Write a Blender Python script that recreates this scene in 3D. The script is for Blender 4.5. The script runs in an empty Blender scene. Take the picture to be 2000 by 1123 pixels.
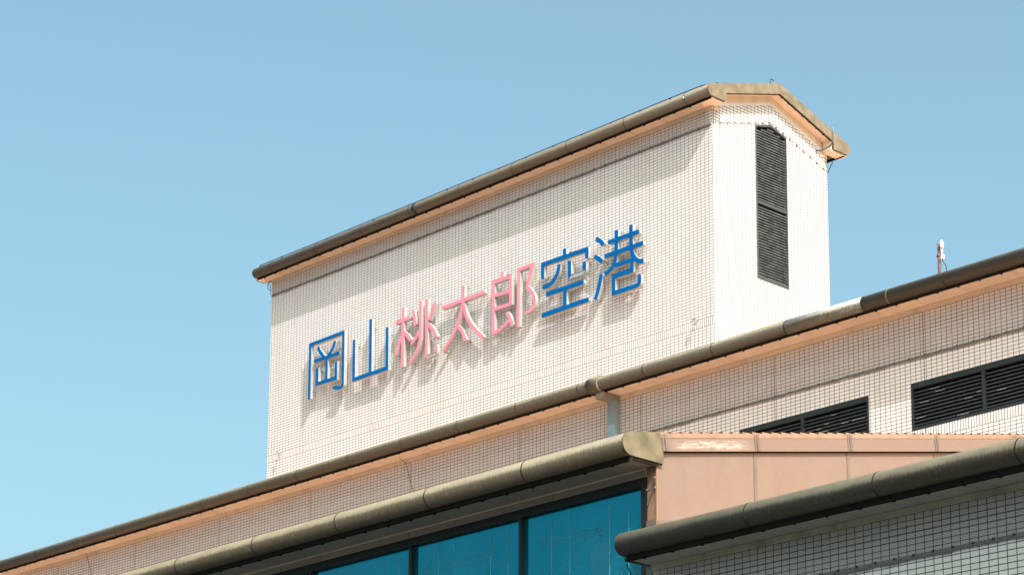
import bpy, bmesh, math, random
from mathutils import Vector, Matrix
random.seed(7)
R = math.radians
ZG = 1.6          # the eye stands 1.6 m above the ground; heights below are measured from the eye
scene = bpy.context.scene
COL = scene.collection

# ------------------------------------------------------------------ mesh builder
class MB:
    def __init__(s):
        s.v = []; s.f = []; s.uv = []; s.mi = []; s.sm = []
    def face(s, pts, uvs=None, m=0, smooth=False):
        i = len(s.v)
        s.v += [tuple(p) for p in pts]
        s.f.append(tuple(range(i, i + len(pts))))
        if uvs is None:
            a = Vector(pts[1]) - Vector(pts[0]); b = Vector(pts[-1]) - Vector(pts[0])
            n = a.cross(b)
            ax, ay, az = abs(n.x), abs(n.y), abs(n.z)
            if az >= ax and az >= ay: uvs = [(p[0], p[1]) for p in pts]
            elif ay >= ax: uvs = [(p[0], p[2]) for p in pts]
            else: uvs = [(p[1], p[2]) for p in pts]
        s.uv.append(list(uvs)); s.mi.append(m); s.sm.append(smooth)
    def box(s, x0, x1, y0, y1, z0, z1, m=0):
        P = lambda x, y, z: (x, y, z)
        s.face([P(x0,y0,z0),P(x1,y0,z0),P(x1,y0,z1),P(x0,y0,z1)], m=m)
        s.face([P(x1,y1,z0),P(x0,y1,z0),P(x0,y1,z1),P(x1,y1,z1)], m=m)
        s.face([P(x0,y1,z0),P(x0,y0,z0),P(x0,y0,z1),P(x0,y1,z1)], m=m)
        s.face([P(x1,y0,z0),P(x1,y1,z0),P(x1,y1,z1),P(x1,y0,z1)], m=m)
        s.face([P(x0,y0,z1),P(x1,y0,z1),P(x1,y1,z1),P(x0,y1,z1)], m=m)
        s.face([P(x0,y1,z0),P(x1,y1,z0),P(x1,y0,z0),P(x0,y0,z0)], m=m)
    def ext_x(s, prof, x0, x1, m=0, caps=True, smooth=False, varc=None, nsub=1):
        """closed (y,z) outline swept along X; outline runs so that outside lies on its left seen from +X"""
        n = len(prof)
        if varc is None:
            varc = [0.0]
            for i in range(n):
                a, b = prof[i], prof[(i+1) % n]
                varc.append(varc[-1] + math.hypot(b[0]-a[0], b[1]-a[1]))
        for i in range(n):
            a, b = prof[i], prof[(i+1) % n]
            s.face([(x0,a[0],a[1]),(x1,a[0],a[1]),(x1,b[0],b[1]),(x0,b[0],b[1])],
                   [(x0,varc[i]),(x1,varc[i]),(x1,varc[i+1]),(x0,varc[i+1])], m, smooth)
        if caps:
            s.face([(x1,p[0],p[1]) for p in prof], [(p[0],p[1]) for p in prof], m)
            s.face([(x0,p[0],p[1]) for p in reversed(prof)], [(p[0],p[1]) for p in reversed(prof)], m)
    def ext_y(s, prof, y0, y1, m=0, smooth=False):
        """closed (x,z) outline swept along Y with caps"""
        n = len(prof)
        for i in range(n):
            a, b = prof[i], prof[(i+1) % n]
            s.face([(a[0],y0,a[1]),(b[0],y0,b[1]),(b[0],y1,b[1]),(a[0],y1,a[1])], None, m, smooth)
        s.face([(p[0],y0,p[1]) for p in reversed(prof)], None, m)
        s.face([(p[0],y1,p[1]) for p in prof], None, m)
    def tube(s, pts, r, n=8, m=0, cap=True):
        pts = [Vector(p) for p in pts]
        rings = []
        for i, p in enumerate(pts):
            d = (pts[min(i+1, len(pts)-1)] - pts[max(i-1, 0)]).normalized()
            a = d.orthogonal().normalized() if i == 0 else (rings_a - d * rings_a.dot(d)).normalized()
            rings_a = a; b = d.cross(a)
            rr = r[i] if isinstance(r, (list, tuple)) else r
            rings.append([p + (a*math.cos(2*math.pi*k/n) + b*math.sin(2*math.pi*k/n))*rr for k in range(n)])
        for i in range(len(rings)-1):
            for k in range(n):
                k2 = (k+1) % n
                s.face([rings[i][k], rings[i][k2], rings[i+1][k2], rings[i+1][k]], None, m, True)
        if cap:
            s.face(list(reversed(rings[0])), None, m); s.face(rings[-1], None, m)
    def build(s, name, mats, parent=None, base=None):
        if base is None: base = Vector(parent['_base']) if parent is not None and '_base' in parent else Vector((0,0,0))
        me = bpy.data.meshes.new(name)
        base = Vector(base); off = Vector((0,0,ZG)) - base
        me.from_pydata([tuple(Vector(p)+off) for p in s.v], [], s.f)
        uvl = me.uv_layers.new(name='UVMap')
        k = 0
        for poly, uvs, mi, sm in zip(me.polygons, s.uv, s.mi, s.sm):
            poly.material_index = mi; poly.use_smooth = sm
            for j, li in enumerate(poly.loop_indices): uvl.data[li].uv = uvs[j]
        for m in (mats if isinstance(mats, (list, tuple)) else [mats]): me.materials.append(m)
        bm = bmesh.new(); bm.from_mesh(me)
        bmesh.ops.remove_doubles(bm, verts=bm.verts, dist=0.0004)
        bmesh.ops.recalc_face_normals(bm, faces=bm.faces)
        bm.to_mesh(me); bm.free(); me.update()
        o = bpy.data.objects.new(name, me); COL.objects.link(o)
        if parent is not None: o.parent = parent
        BASE[o.name] = base
        return o
BASE = {}
def thing(name, label, cat, base, group=None):
    o = bpy.data.objects.new(name, None); COL.objects.link(o)
    o.location = base; o.empty_display_size = 0.3
    o['label'] = label; o['category'] = cat
    if group: o['group'] = group
    BASE[o.name] = Vector(base)
    return o
def part(mb, name, mats, parent, label=None):
    o = mb.build(name, mats, parent, BASE[parent.name])
    if label: o['label'] = label
    return o
def parts_each(mb, name, mats, parent):
    """one object for every piece of mb that touches no other"""
    root = {}
    def find(a):
        while root[a] != a: root[a] = root[root[a]]; a = root[a]
        return a
    key = lambda p: tuple(round(c, 4) for c in p)
    for f in mb.f:
        ks = [key(mb.v[i]) for i in f]
        for k in ks: root.setdefault(k, k)
        for k in ks[1:]: root[find(k)] = find(ks[0])
    groups = {}
    for n, f in enumerate(mb.f): groups.setdefault(find(key(mb.v[f[0]])), []).append(n)
    out = []
    for fs in groups.values():
        q = MB()
        for n in fs: q.face([mb.v[i] for i in mb.f[n]], mb.uv[n], mb.mi[n], mb.sm[n])
        out.append(part(q, name, mats, parent))
    return out
def tag(o, label, cat, group=None):
    o['label'] = label; o['category'] = cat
    if group: o['group'] = group

# ------------------------------------------------------------------ materials
def newmat(name):
    m = bpy.data.materials.new(name); m.use_nodes = True
    nt = m.node_tree; nt.nodes.clear()
    out = nt.nodes.new('ShaderNodeOutputMaterial'); b = nt.nodes.new('ShaderNodeBsdfPrincipled')
    nt.links.new(b.outputs[0], out.inputs[0])
    return m, nt, b
class N:
    """small helper round a node tree"""
    def __init__(s, nt): s.nt = nt
    def new(s, t, **kw):
        n = s.nt.nodes.new(t)
        for k, v in kw.items(): setattr(n, k, v)
        return n
    def link(s, a, b): s.nt.links.new(a, b)
    def math(s, op, a, b=None, c=None, clamp=False):
        n = s.new('ShaderNodeMath', operation=op, use_clamp=clamp)
        for i, x in enumerate((a, b, c)):
            if x is None: continue
            if isinstance(x, (int, float)): n.inputs[i].default_value = x
            else: s.link(x, n.inputs[i])
        return n.outputs[0]
    def mix(s, fac, a, b):
        n = s.new('ShaderNodeMix', data_type='RGBA')
        for i, x in ((0, fac), (6, a), (7, b)):
            if isinstance(x, (int, float)): n.inputs[i].default_value = x
            elif isinstance(x, (tuple, list)): n.inputs[i].default_value = (*x[:3], 1)
            else: s.link(x, n.inputs[i])
        return n.outputs[2]
    def noise(s, vec, scale, detail=3, rough=.55, out='Fac'):
        n = s.new('ShaderNodeTexNoise'); n.inputs['Scale'].default_value = scale
        n.inputs['Detail'].default_value = detail; n.inputs['Roughness'].default_value = rough
        if vec is not None: s.link(vec, n.inputs['Vector'])
        return n.outputs[out]
    def mapping(s, vec, scale=(1,1,1), loc=(0,0,0)):
        n = s.new('ShaderNodeMapping'); n.inputs['Scale'].default_value = scale; n.inputs['Location'].default_value = loc
        s.link(vec, n.inputs['Vector']); return n.outputs[0]
    def ramp(s, v, lo, hi):
        n = s.new('ShaderNodeMapRange'); n.interpolation_type = 'SMOOTHSTEP'
        s.link(v, n.inputs[0]); n.inputs[1].default_value = lo; n.inputs[2].default_value = hi
        return n.outputs[0]

def simple(name, col, rough=.6, metal=0., spec=.4, var=.12, vscale=6., bump=0., var2=None):
    m, nt, b = newmat(name); h = N(nt)
    tc = h.new('ShaderNodeTexCoord')
    n = h.noise(tc.outputs['Object'], vscale, 5, .6)
    f = h.ramp(n, .3, .7)
    lo = tuple(c*(1-var) for c in col); hi = tuple(min(1, c*(1+var)) for c in col)
    h.link(h.mix(f, lo, hi), b.inputs['Base Color'])
    b.inputs['Roughness'].default_value = rough; b.inputs['Metallic'].default_value = metal
    b.inputs['Specular IOR Level'].default_value = spec
    if bump:
        bp = h.new('ShaderNodeBump'); bp.inputs['Strength'].default_value = bump; bp.inputs['Distance'].default_value = .01
        h.link(h.noise(tc.outputs['Object'], 40, 4), bp.inputs['Height']); h.link(bp.outputs[0], b.inputs['Normal'])
    return m

TILE_W, TILE_H = .118, .068
def tile_mat(name, soldier_top=None, tint=(1,1,1), jw=.0108, jh=.0112, move=False):
    m, nt, b = newmat(name); h = N(nt)
    uv = h.new('ShaderNodeUVMap').outputs[0]
    sep = h.new('ShaderNodeSeparateXYZ'); h.link(uv, sep.inputs[0])
    u, v = sep.outputs[0], sep.outputs[1]
    def grid(w, hh, jw, jh):
        cu = h.math('DIVIDE', u, w); cv = h.math('DIVIDE', v, hh)
        fu = h.math('MULTIPLY', h.math('ABSOLUTE', h.math('SUBTRACT', h.math('FRACT', cu), .5)), w)
        fv = h.math('MULTIPLY', h.math('ABSOLUTE', h.math('SUBTRACT', h.math('FRACT', cv), .5)), hh)
        mu = h.math('GREATER_THAN', fu, w/2 - jw/2); mv = h.math('GREATER_THAN', fv, hh/2 - jh/2)
        return mu, mv, h.math('FLOOR', cu), h.math('FLOOR', cv)
    mu, mv, iu, iv = grid(TILE_W, TILE_H, jw, jh)
    if soldier_top is not None:   # a course of upright tiles, three rows tall
        su, sv, ju, jv = grid(TILE_W/2, TILE_H*3, .0130, .0110)
        inb = h.math('MULTIPLY', h.math('LESS_THAN', v, 0.0), h.math('GREATER_THAN', v, -TILE_H*3))
        def sel(a, c):
            x = h.math('MULTIPLY', h.math('SUBTRACT', 1.0, inb), a); y = h.math('MULTIPLY', inb, c); return h.math('ADD', x, y)
        mu, mv, iu, iv = sel(mu, su), sel(mv, sv), sel(iu, ju), sel(iv, jv)
    cmb = h.new('ShaderNodeCombineXYZ'); h.link(iu, cmb.inputs[0]); h.link(iv, cmb.inputs[1])
    wn = h.new('ShaderNodeTexWhiteNoise', noise_dimensions='3D'); h.link(cmb.outputs[0], wn.inputs['Vector'])
    c1 = tuple(a*t for a, t in zip((.75,.688,.718), tint)); c2 = tuple(a*t for a, t in zip((.70,.640,.668), tint))
    tcol = h.mix(wn.outputs['Value'], c2, c1)
    tc = h.new('ShaderNodeTexCoord')
    dirt = h.ramp(h.noise(h.mapping(tc.outputs['Object'], (1.6,1.6,.35)), 1.0, 6, .65), .35, .75)
    tcol = h.mix(h.math('MULTIPLY', dirt, .22), tcol, (.50,.46,.41))
    jn = h.noise(tc.outputs['Object'], 9, 3)
    jv_ = h.mix(jn, (.035,.033,.031), (.075,.070,.067)); jh_ = h.mix(jn, (.055,.052,.050), (.10,.094,.090))
    mj = h.math('MULTIPLY', h.math('ABSOLUTE', h.math('SUBTRACT', h.math('FRACT', h.math('DIVIDE', h.math('SUBTRACT', u, .31), TILE_W*30)), .5)), TILE_W*30)
    mj = h.math('GREATER_THAN', mj, TILE_W*15 - .0080)        # movement joint every thirty tiles
    if move: mu = h.math('MAXIMUM', mu, mj)
    wash = h.ramp(h.noise(h.mapping(uv, (3.2, .16, 1)), 1.0, 5, .6), .50, .78)      # rain streaks
    tcol = h.mix(h.math('MULTIPLY', wash, .16), tcol, (.46,.43,.40))
    c = h.mix(mv, tcol, jh_); c = h.mix(mu, c, jv_)
    h.link(c, b.inputs['Base Color'])
    j = h.math('MAXIMUM', mu, mv)
    h.link(h.math('ADD', h.math('MULTIPLY', j, .5), .38), b.inputs['Roughness'])
    b.inputs['Specular IOR Level'].default_value = .3
    bp = h.new('ShaderNodeBump'); bp.inputs['Strength'].default_value = .5; bp.inputs['Distance'].default_value = .004
    h.link(h.math('SUBTRACT', h.math('MULTIPLY', wn.outputs['Value'], .25), j), bp.inputs['Height']); h.link(bp.outputs[0], b.inputs['Normal'])
    return m

def bronze_mat(name, light, dark, streak=1.0, shift=0.0):
    """weathered brown painted metal: u runs along the gutter, v is 0 at the front of the nose and grows upwards"""
    m, nt, b = newmat(name); h = N(nt)
    uv = h.new('ShaderNodeUVMap').outputs[0]
    sep = h.new('ShaderNodeSeparateXYZ'); h.link(uv, sep.inputs[0]); v = sep.outputs[1]
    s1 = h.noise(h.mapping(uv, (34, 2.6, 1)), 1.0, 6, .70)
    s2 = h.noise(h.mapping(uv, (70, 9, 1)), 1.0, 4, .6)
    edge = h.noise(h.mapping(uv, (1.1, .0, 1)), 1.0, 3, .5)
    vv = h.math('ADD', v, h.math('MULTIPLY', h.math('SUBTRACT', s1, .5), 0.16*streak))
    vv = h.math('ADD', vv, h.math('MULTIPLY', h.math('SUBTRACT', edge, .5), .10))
    lower_mask = h.math('SUBTRACT', 1.0, h.ramp(vv, shift-.025, shift+.030))  # ragged-edged mask: darker below, lighter above
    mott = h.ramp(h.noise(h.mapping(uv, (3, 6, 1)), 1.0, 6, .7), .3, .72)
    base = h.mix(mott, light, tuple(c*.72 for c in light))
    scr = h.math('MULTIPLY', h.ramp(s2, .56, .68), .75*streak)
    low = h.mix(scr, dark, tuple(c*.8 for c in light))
    c = h.mix(lower_mask, base, low)
    h.link(c, b.inputs['Base Color'])
    h.link(h.math('ADD', h.math('MULTIPLY', s1, .25), .40), b.inputs['Roughness'])
    b.inputs['Specular IOR Level'].default_value = .35
    bp = h.new('ShaderNodeBump'); bp.inputs['Strength'].default_value = .15; bp.inputs['Distance'].default_value = .004
    h.link(s2, bp.inputs['Height']); h.link(bp.outputs[0], b.inputs['Normal'])
    return m

def panel_mat(name, col, pitch, off=0., seam=.006, stain=(.2,.18,.15), stain_amt=.25, rough=.7, streak_scale=(5,.8,1), pale_patch=None):
    """boards with dark joints every pitch metres along u"""
    m, nt, b = newmat(name); h = N(nt)
    uv = h.new('ShaderNodeUVMap').outputs[0]
    sep = h.new('ShaderNodeSeparateXYZ'); h.link(uv, sep.inputs[0]); u = sep.outputs[0]
    cu = h.math('DIVIDE', h.math('SUBTRACT', u, off), pitch)
    f = h.math('MULTIPLY', h.math('ABSOLUTE', h.math('SUBTRACT', h.math('FRACT', cu), .5)), pitch)
    mu = h.math('GREATER_THAN', f, pitch/2 - seam/2)
    wn = h.new('ShaderNodeTexWhiteNoise', noise_dimensions='1D'); h.link(h.math('FLOOR', cu), wn.inputs['W'])
    tone = h.mix(wn.outputs['Value'], tuple(c*.93 for c in col), tuple(c*1.05 for c in col))
    st = h.ramp(h.noise(h.mapping(uv, streak_scale), 1.0, 6, .65), .45, .78)
    c = h.mix(h.math('MULTIPLY', st, stain_amt), tone, stain)
    fine = h.noise(h.mapping(uv, (9, 9, 9)), 1.0, 5, .6)
    c = h.mix(h.math('MULTIPLY', h.ramp(fine, .4, .75), .15), c, tuple(min(1, x*1.35) for x in col))
    if pale_patch:  # pale blotches over one stretch of the sheet
        k = h.ramp(h.noise(h.mapping(uv, (5.5, 24, 1), (3.1, 0, 0)), 1.0, 6, .75), pale_patch[0], pale_patch[1])
        uu = h.math('MULTIPLY', h.ramp(u, pale_patch[2], pale_patch[2]+.3), h.math('SUBTRACT', 1.0, h.ramp(u, pale_patch[3]-.35, pale_patch[3])))
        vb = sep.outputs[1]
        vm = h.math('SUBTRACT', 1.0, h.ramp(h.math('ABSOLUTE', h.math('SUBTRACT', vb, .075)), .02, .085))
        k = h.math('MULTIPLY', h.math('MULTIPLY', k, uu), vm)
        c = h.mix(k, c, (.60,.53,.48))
    c = h.mix(mu, c, tuple(x*.35 for x in col))
    h.link(c, b.inputs['Base Color']); b.inputs['Roughness'].default_value = rough
    b.inputs['Specular IOR Level'].default_value = .3
    return m

def glass_mat(name):
    m, nt, b = newmat(name); h = N(nt)
    tc = h.new('ShaderNodeTexCoord')
    n = h.ramp(h.noise(h.mapping(tc.outputs['Object'], (1.2,1,.5)), 1.0, 4, .55), .3, .7)
    c = h.mix(n, (.010,.205,.285), (.016,.240,.325))
    h.link(c, b.inputs['Base Color'])
    b.inputs['Roughness'].default_value = .10; b.inputs['Specular IOR Level'].default_value = .12
    b.inputs['Metallic'].default_value = .8
    return m

M = {}
M['tile'] = tile_mat('white_wall_tile')
M['tile_band'] = tile_mat('white_wall_tile_with_upright_course', 0)
M['tile_hall'] = tile_mat('white_hall_tile', 0, (1,1,1), .0112, .0112, True)
M['tile_gable'] = tile_mat('white_gable_tile', 0, (.93,.93,.93), .0140, .0145)
M['tile_wing'] = tile_mat('grey_white_wall_tile', None, (.95,.96,.90), .0105, .0110)
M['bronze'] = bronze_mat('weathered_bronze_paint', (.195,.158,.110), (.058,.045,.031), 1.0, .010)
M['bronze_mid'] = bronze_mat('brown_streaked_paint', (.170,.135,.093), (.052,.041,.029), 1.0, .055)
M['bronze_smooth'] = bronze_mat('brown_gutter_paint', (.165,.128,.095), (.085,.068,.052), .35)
M['bronze_flat'] = simple('tan_metal_sheet', (.185,.138,.092), .5, 0, .4, .22, 5)
M['olive_flat'] = simple('olive_metal_sheet', (.165,.128,.080), .5, 0, .4, .28, 4)
M['dark_lip'] = simple('lip_shade_black', (.016,.014,.012), 1.0, 0, 0.)
M['joint'] = simple('black_sealant_and_gap_shade', (.018,.016,.014), .8)
M['zinc'] = bronze_mat('bare_grey_zinc', (.40,.385,.355), (.10,.088,.070), 1.3)
M['render'] = panel_mat('painted_soffit_board', (.82,.64,.50), .92, 0, .007, (.26,.22,.18), .30)
M['frieze'] = panel_mat('painted_concrete_band', (.68,.55,.43), 3.7, .4, .004, (.20,.17,.13), .45, .8, (3,.5,1))
M['soffit_wing'] = panel_mat('grey_soffit_board', (.60,.59,.52), 1.84, .6, .010, (.12,.12,.09), .45)
M['frieze_wing'] = panel_mat('mossy_concrete_band', (.70,.64,.48), 3.7, .9, .004, (.10,.10,.055), .6, .85, (3,.5,1))
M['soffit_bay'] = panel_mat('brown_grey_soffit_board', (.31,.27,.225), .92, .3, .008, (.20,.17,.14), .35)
M['terracotta'] = simple('terracotta_roof_tile', (.58,.355,.255), .75, 0, .3, .18, 5)
M['edge_tile'] = simple('pinkish_verge_tile', (.285,.170,.125), .7, 0, .3, .15, 7)
M['pink'] = panel_mat('dusky_pink_cladding', (.215,.145,.121), 40., 7., .004, (.17,.105,.08), .38, .6, (2.5,.7,1))
M['pink_verge'] = panel_mat('pink_verge_sheet', (.210,.141,.117), 40., 7., .004, (.25,.16,.12), .3, .5, (2,3,1), pale_patch=(.36,.78,20.40,21.95))
M['pink_trim'] = simple('pink_brown_corner_sheet', (.27,.15,.105), .6, 0, .3, .12, 3)
M['seam'] = simple('grey_brown_seam_strip', (.16,.115,.10), .6, 0, .4, .15, 6)
M['black_frame'] = simple('black_window_frame', (.010,.011,.012), .45, 0, .4, .3, 8)
M['glass'] = glass_mat('teal_filmed_glass')
M['film_line'] = simple('pale_film_line', (.12,.30,.37), .4, 0, .3, .1, 3)
M['film_thin'] = simple('faint_film_line', (.045,.20,.27), .4, 0, .3, .2, 8)
M['film_disc'] = simple('faint_film_patch', (.035,.225,.300), .14, .8, .12, .05, 3)
M['slat'] = simple('charcoal_louvre_blade', (.075,.076,.078), .5, 0, .45, .45, 5)
M['slat_dark'] = simple('black_green_louvre_blade', (.024,.030,.031), .5, 0, .45, .3, 9)
M['slat_glint'] = simple('pale_painted_glint', (.42,.46,.46), .5, 0, .4, .3, 20)
M['louvre_frame'] = simple('charcoal_louvre_frame', (.050,.054,.058), .5, 0, .45, .15, 6)
M['louvre_frame_dark'] = simple('black_louvre_frame', (.014,.019,.020), .5, 0, .45, .2, 6)
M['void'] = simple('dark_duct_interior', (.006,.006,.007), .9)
M['pipe_blue'] = simple('pale_blue_grey_downpipe', (.20,.285,.345), .5, 0, .35, .08, 8)
M['pipe_brown'] = simple('brown_grey_downpipe_box', (.20,.165,.135), .55, 0, .35, .12, 8)
M['net'] = simple('dull_net_cord', (.22,.18,.15), .9)
M['net_dark'] = simple('dark_net_cord', (.10,.10,.095), .9)
M['hem'] = simple('gathered_grey_netting', (.14,.132,.126), .95, 0, .1, .35, 55)
M['steel'] = simple('dull_steel', (.30,.29,.28), .45, .6, .5, .2, 20)
M['cable'] = simple('black_cable', (.022,.024,.028), .6)
M['blue'] = simple('blue_letter_face', (.0004,.100,.335), .6, 0, .05, .05, 3)
M['pinkface'] = simple('pink_letter_face', (.70,.235,.325), .6, 0, .05, .04, 3)
M['return'] = simple('silver_white_letter_side', (.47,.455,.435), .36, .30, .5, .10, 6)
M['rim'] = simple('grey_letter_rim', (.34,.27,.28), .5, 0, .4, .1, 6)
M['pole'] = simple('red_brown_pole', (.165,.085,.085), .5, 0, .4, .2, 20)
M['white'] = simple('white_plastic', (.82,.81,.80), .4, 0, .5, .04, 10)
M['asphalt'] = simple('asphalt', (.05,.05,.052), .9, 0, .3, .2, 3)
M['concrete'] = simple('old_concrete', (.27,.265,.25), .85, 0, .3, .3, 9)
# ------------------------------------------------------------------ shared builders
def gutter_profile(y0, S, slope, depth, sgn=1, grow=0.0, r=.14):
    """bull-nosed eaves gutter: outline in (y,z), nose at y0, body running back by depth"""
    cz = S + .03 + r; cy = y0 + sgn*r; rr = r + grow
    pts = []; v = []
    yb = y0 + sgn*(depth + (grow if grow else 0))
    zt = cz + rr + (depth - r)*slope
    pts.append((yb, zt)); v.append(math.pi/2*r + (depth - r))
    n = 18
    for i in range(n+1):
        a = math.pi/2 - math.pi*i/n
        pts.append((cy - sgn*math.cos(a)*rr, cz + math.sin(a)*rr)); v.append(a*r)
    pts.append((yb, S + .03 - grow)); v.append(-math.pi/2*r - (depth - r))
    v.append(v[-1] - .4)
    return pts, v
def add_gutter(parent, x0, x1, y0, S, slope, depth, joints, mat, sgn=1, name='gutter', pieces=None, end_mat=None, plates=(True, True), label=None, bolts=None, lip=.014, round_end=False):
    prof, v = gutter_profile(y0, S, slope, depth, sgn)
    mb = MB()
    spans = pieces or [(x0, x1)]
    for a, b in spans: mb.ext_x(prof, a, b, 0, True, True, v)
    if round_end:        # blunt, softly rounded left end
        rr = .045; rings = []
        for k in range(6):
            t = math.pi/2*k/5
            rings.append((x0 - rr*math.sin(t), gutter_profile(y0, S, slope, depth, sgn, -rr*(1-math.cos(t))-.00001)[0]))
        n = len(prof)
        for (xa, A), (xb, B) in zip(rings, rings[1:]):
            for i in range(n):
                j = (i+1) % n
                mb.face([(xa,*A[i]),(xa,*A[j]),(xb,*B[j]),(xb,*B[i])], [(xa,v[i]),(xa,v[i+1]),(xb,v[i+1]),(xb,v[i])], 0, True)
        xb, B = rings[-1]
        mb.face([(xb,*p) for p in reversed(B)], [(xb,v[i]) for i in reversed(range(n))], 0)
    g = part(mb, name, mat, parent, label)
    if joints:
        jp, jv = gutter_profile(y0, S, slope, depth, sgn, .0035)
        first = None
        for x in joints:
            if first is None:
                m2 = MB(); m2.ext_x(jp, x-.009, x+.009, 0, True, True, jv)
                first = part(m2, 'gutter_joint', M['joint'], g); jx = x
            else:
                c = first.copy(); COL.objects.link(c); c.parent = g; c.location = (x - jx, 0, 0)
                BASE[c.name] = BASE[g.name]
    ep, ev = gutter_profile(y0, S, slope, depth, sgn, .005)
    for flag, (a, b) in zip(plates, ((x0-.014, x0+.004), (x1-.004, x1+.014))):
        if flag:
            m3 = MB(); m3.ext_x(ep, a, b, 0, True, False, ev)
            part(m3, 'end_plate', end_mat or mat, g)
    # drip lip under the nose, blackened to paint in the deep shade
    lp = MB()
    ya, yb = sorted((y0+sgn*.135, y0+sgn*.175))
    lp.box(x0+.05, x1-.05, ya, yb, S-lip, S+.0285)
    part(lp, 'drip_edge_shade', M['dark_lip'], g)
    # small bolts along the lip
    if bolts:
        x, xe = bolts; first = None; yy = y0 + sgn*.19
        while x < xe:
            if first is None:
                bl = MB(); bl.box(x, x+.035, yy-.012, yy+.012, S-lip-.004, S-.002)
                first = part(bl, 'lip_bolt', M['dark_lip'], g); bx = x
            else:
                c = first.copy(); COL.objects.link(c); c.parent = g; c.location = (x-bx, 0, 0); BASE[c.name] = BASE[g.name]
            x += .46
    return g
def add_soffit(parent, x0, x1, y0, yw, S, mat):
    mb = MB(); mb.box(x0, x1, min(y0+.1755, yw), yw, S, S+.024)
    return part(mb, 'soffit', mat, parent)
def add_frieze(parent, x0, x1, yw, z0, S, mat):
    mb = MB(); mb.box(x0, x1, yw-.014, yw+.02, z0, S-.003)
    return part(mb, 'frieze', mat, parent)
def wall_front(mb, x0, x1, y, z0, z1, ua, va, holes=(), m=0):
    xs = sorted({x0, x1, *[h[0] for h in holes], *[h[1] for h in holes]})
    zs = sorted({z0, z1, *[h[2] for h in holes], *[h[3] for h in holes]})
    for i in range(len(xs)-1):
        for j in range(len(zs)-1):
            cx, cz = (xs[i]+xs[i+1])/2, (zs[j]+zs[j+1])/2
            if any(h[0] < cx < h[1] and h[2] < cz < h[3] for h in holes): continue
            P = [(xs[i],y,zs[j]),(xs[i+1],y,zs[j]),(xs[i+1],y,zs[j+1]),(xs[i],y,zs[j+1])]
            mb.face(P, [(p[0]-ua, p[2]-va) for p in P], m)
def add_net(parent, x0, x1, ya, za, yb, zb, pitch=.02, w=.0026, clip=.36, clips=None, cord='net'):
    """bird netting stretched from the gutter lip to a cord on the wall, with its gathered hem and clips"""
    mb = MB()
    A = Vector((0, ya, za)); B = Vector((0, yb, zb)); n = int((x1-x0)/pitch)
    for i in range(n):
        x = x0 + (i+.5)*pitch
        mb.face([(x-w/2,ya,za),(x+w/2,ya,za),(x+w/2,yb,zb),(x-w/2,yb,zb)])
    L = (B-A).length; k = int(L/pitch); d = (B-A)/L
    for i in range(k):
        p = A + d*((i+.5)*pitch); q = p + d*w
        mb.face([(x0,p.y,p.z),(x1,p.y,p.z),(x1,q.y,q.z),(x0,q.y,q.z)])
    net = part(mb, 'bird_net', M[cord], parent)
    hm = MB(); x = x0; rnd = random.Random(int(x0*10))
    prev = rnd.uniform(.046, .058)
    while x < x1 - .01:                       # gathered hem: a slightly uneven ribbon bulging off the wall
        xe = min(x + .12, x1); t = rnd.uniform(.044, .066)
        for (za_, zb_, ya_, yb_) in ((0, .5, .004, .013), (.5, 1, .013, .004)):
            hm.face([(x,yb-ya_,zb-prev*za_),(xe,yb-ya_,zb-t*za_),(xe,yb-yb_,zb-t*zb_),(x,yb-yb_,zb-prev*zb_)], None, 0, True)
        prev = t; x = xe
    part(hm, 'net_hem', M['hem'], net)
    cx0, cx1 = clips or (x0, x1); x = cx0 + .1; first = None
    while x < cx1 - .05:
        if first is None:
            cl = MB(); cl.box(x, x+.022, yb-.026, yb+.018, zb-.022, zb)
            first = part(cl, 'net_clip', M['cable'], net); bx = x
        else:
            c = first.copy(); COL.objects.link(c); c.parent = net; c.location = (x-bx, 0, 0); BASE[c.name] = BASE[net.name]
        x += clip
    return net
def blades(mb, x0, x1, yf, z0, z1, pitch, depth=.075, drop=.042, th=.006):
    """louvre blades facing -Y: outer edge low, inner edge high"""
    z = z0 + pitch*.35
    while z < z1 - .02:
        mb.ext_x([(yf, z), (yf, z+.026), (yf+th, z+.026), (yf+th, z+th), (yf+depth, z+th+drop), (yf+depth, z+drop)][::-1], x0, x1)
        z += pitch
def slab_roof(mb, x0, x1, ya, za, yb, zb, th, pitch=.185, lap=.024, m=0, me=0):
    """tiled slope running up in Y, with the courses stepping like roof tiles"""
    n = int(round((yb-ya)/pitch)); top = []
    for i in range(n):
        a = i/n; b = (i+1)/n
        y0, y1 = ya+(yb-ya)*a, ya+(yb-ya)*b; s0, s1 = za+(zb-za)*a, za+(zb-za)*b
        top += [(y0, s0+lap+.006), (y1, s1+.006)]
    prof = top[::-1] + [(ya, za-th), (yb, zb-th)]
    mb.ext_x(prof, x0, x1, m, False, False)
    mb.face([(x1,p[0],p[1]) for p in prof], None, me); mb.face([(x0,p[0],p[1]) for p in reversed(prof)], None, me)

# ------------------------------------------------------------------ ground
g = MB(); g.face([(-700,-500,-ZG),(700,-500,-ZG),(700,900,-ZG),(-700,900,-ZG)])
go = g.build('ground', M['asphalt'], None, (0,0,0)); go['kind'] = 'structure'

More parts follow.
